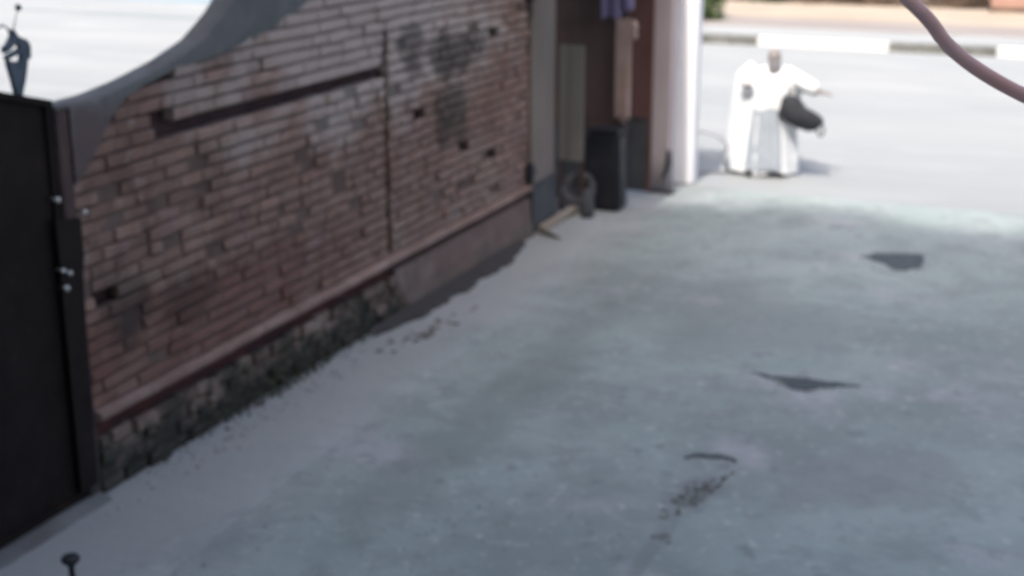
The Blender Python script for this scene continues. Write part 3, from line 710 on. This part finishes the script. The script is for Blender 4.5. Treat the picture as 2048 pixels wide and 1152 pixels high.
# shawl panel hanging at the left from the shoulder, wide sleeves
link('shawl', *tube([(1.50, PY-.03, 1.42), (1.40, PY-.06, 1.30), (1.36, PY-.05, 1.05), (1.31, PY-.03, .7), (1.28, PY, .35), (1.25, PY, .05)], [.10, .14, .16, .16, .165, .16], 14), 'robe', pr, smooth=True)
link('sleeve', *tube([(1.90, PY-.02, 1.36), (2.06, PY-.06, 1.28), (2.20, PY-.11, 1.22), (2.34, PY-.15, 1.17)], [.095, .10, .10, .085], 14), 'robe', pr, smooth=True)
link('sleeve', *tube([(1.54, PY-.04, 1.34), (1.41, PY-.12, 1.17), (1.43, PY-.20, 1.15), (1.47, PY-.26, 1.195)], [.09, .085, .075, .065], 14), 'robe', pr, smooth=True)
nx, nz = 16, 14; vs, fs = [], []
for j_ in range(nz+1):
    z = .10 + .80*j_/nz
    for i_ in range(nx+1):
        u = i_/nx - .5; vs.append((1.70 + u*(.50 - .12*j_/nz), PY - .315 + .25*u*u + .018*math.sin(u*26 + z*3) + .05*j_/nz, z + .02*math.sin(u*8)))
for j_ in range(nz):
    for i_ in range(nx): a_ = j_*(nx+1)+i_; fs.append([a_, a_+1, a_+nx+2, a_+nx+1])
n0 = len(vs); vs += [(x, y+.012, z) for x, y, z in vs]; fs += [[q+n0 for q in f] for f in fs]
link('tunic', vs, fs, 'tunic', pr, smooth=True)
for s_, fx, fy in ((-1, 1.50, -.12), (1, 1.90, .10)):
    link('shoe', *tube([(fx, PY+fy+.04, .045), (fx+.01, PY+fy-.06, .05), (fx+.02, PY+fy-.17, .035), (fx+.022, PY+fy-.21, .03)], [.04, .05, .048, .025], 10), 'bin', pr, smooth=True)
# the dark bag
bgp = empty('bag', (2.15, PY-.18, .66), 'dark grey bag hanging from the arm of the person in white', 'bag')
ol = [(1.90, 1.06), (1.96, 1.10), (2.08, 1.09), (2.16, 1.02), (2.21, .95), (2.38, .87), (2.455, .80), (2.45, .73), (2.36, .66), (2.27, .64), (2.12, .68), (1.97, .75), (1.86, .84), (1.88, .95)]
cxb, czb = 2.14, .86
vs, fs = [], []
L_ = [(-.13, .0), (-.12, .80), (-.06, .98), (0, 1.0), (.06, .98), (.12, .80), (.13, .0)]
m_ = len(ol)
for dy, sc in L_[1:-1]:
    for x, z in ol: vs.append((cxb+(x-cxb)*sc, PY-.21+dy*.75, czb+(z-czb)*sc))
for i in range(4):
    for k in range(m_): fs.append([i*m_+k, i*m_+(k+1) % m_, (i+1)*m_+(k+1) % m_, (i+1)*m_+k])
fs += [list(range(m_)), list(range(4*m_, 5*m_))]
link('body', vs, fs, 'bag', bgp, smooth=True)
link('strap', *tube(smooth_path([(2.43, PY-.2, .76), (2.47, PY-.2, .66), (2.44, PY-.2, .585), (2.40, PY-.2, .60), (2.37, PY-.2, .67)], 2), .014, 8), 'bag', bgp, smooth=True)
link('handle', *tube(smooth_path([(1.95, PY-.2, 1.07), (2.0, PY-.14, 1.2), (2.08, PY-.06, 1.385), (2.15, PY-.14, 1.20), (2.12, PY-.2, 1.04)], 2), .010, 8), 'bag', bgp, smooth=True)

# ------------------------------------------------------------------ the unseen house behind the camera, sized to shade the driveway
hs = empty('house', (0, -5, 0), 'tall plastered house, unseen behind the camera, that shades the driveway', 'house')
link('wall', *box(-32, 30, -11, -0.6, 0, 21.15), 'house', hs)
link('parapet', *box(-32.1, 30.1, -1.0, -0.5, 21.151, 21.35), 'house', hs)
for fl in range(6):
    for i in range(8):
        x = -20 + i*5.3
        w = link('window', *box(x, x+1.5, -0.6, -0.54, 1.5+fl*3.3+2.6, 1.5+fl*3.3+4.0), 'white', hs)
        link('pane', *box(x+.1, x+1.4, -0.539, -0.53, 1.6+fl*3.3+2.6, 1.4+fl*3.3+4.0), 'gate', None, (0, 0, 0))
        p_ = C.objects[-1]; p_.parent = w; p_.matrix_parent_inverse = Matrix.Translation(-Vector(hs.location))

# ------------------------------------------------------------------ repeats share a group
for o in C.objects:
    if o.parent: continue
    k = o.name.split('.')[0]
    g = {'tar_patch': 'dark tar patches on the driveway', 'shrub': 'bushes along the far verge', 'entrance_gate': 'open gate leaves in the entrance'}.get(k)
    if g: o['group'] = g
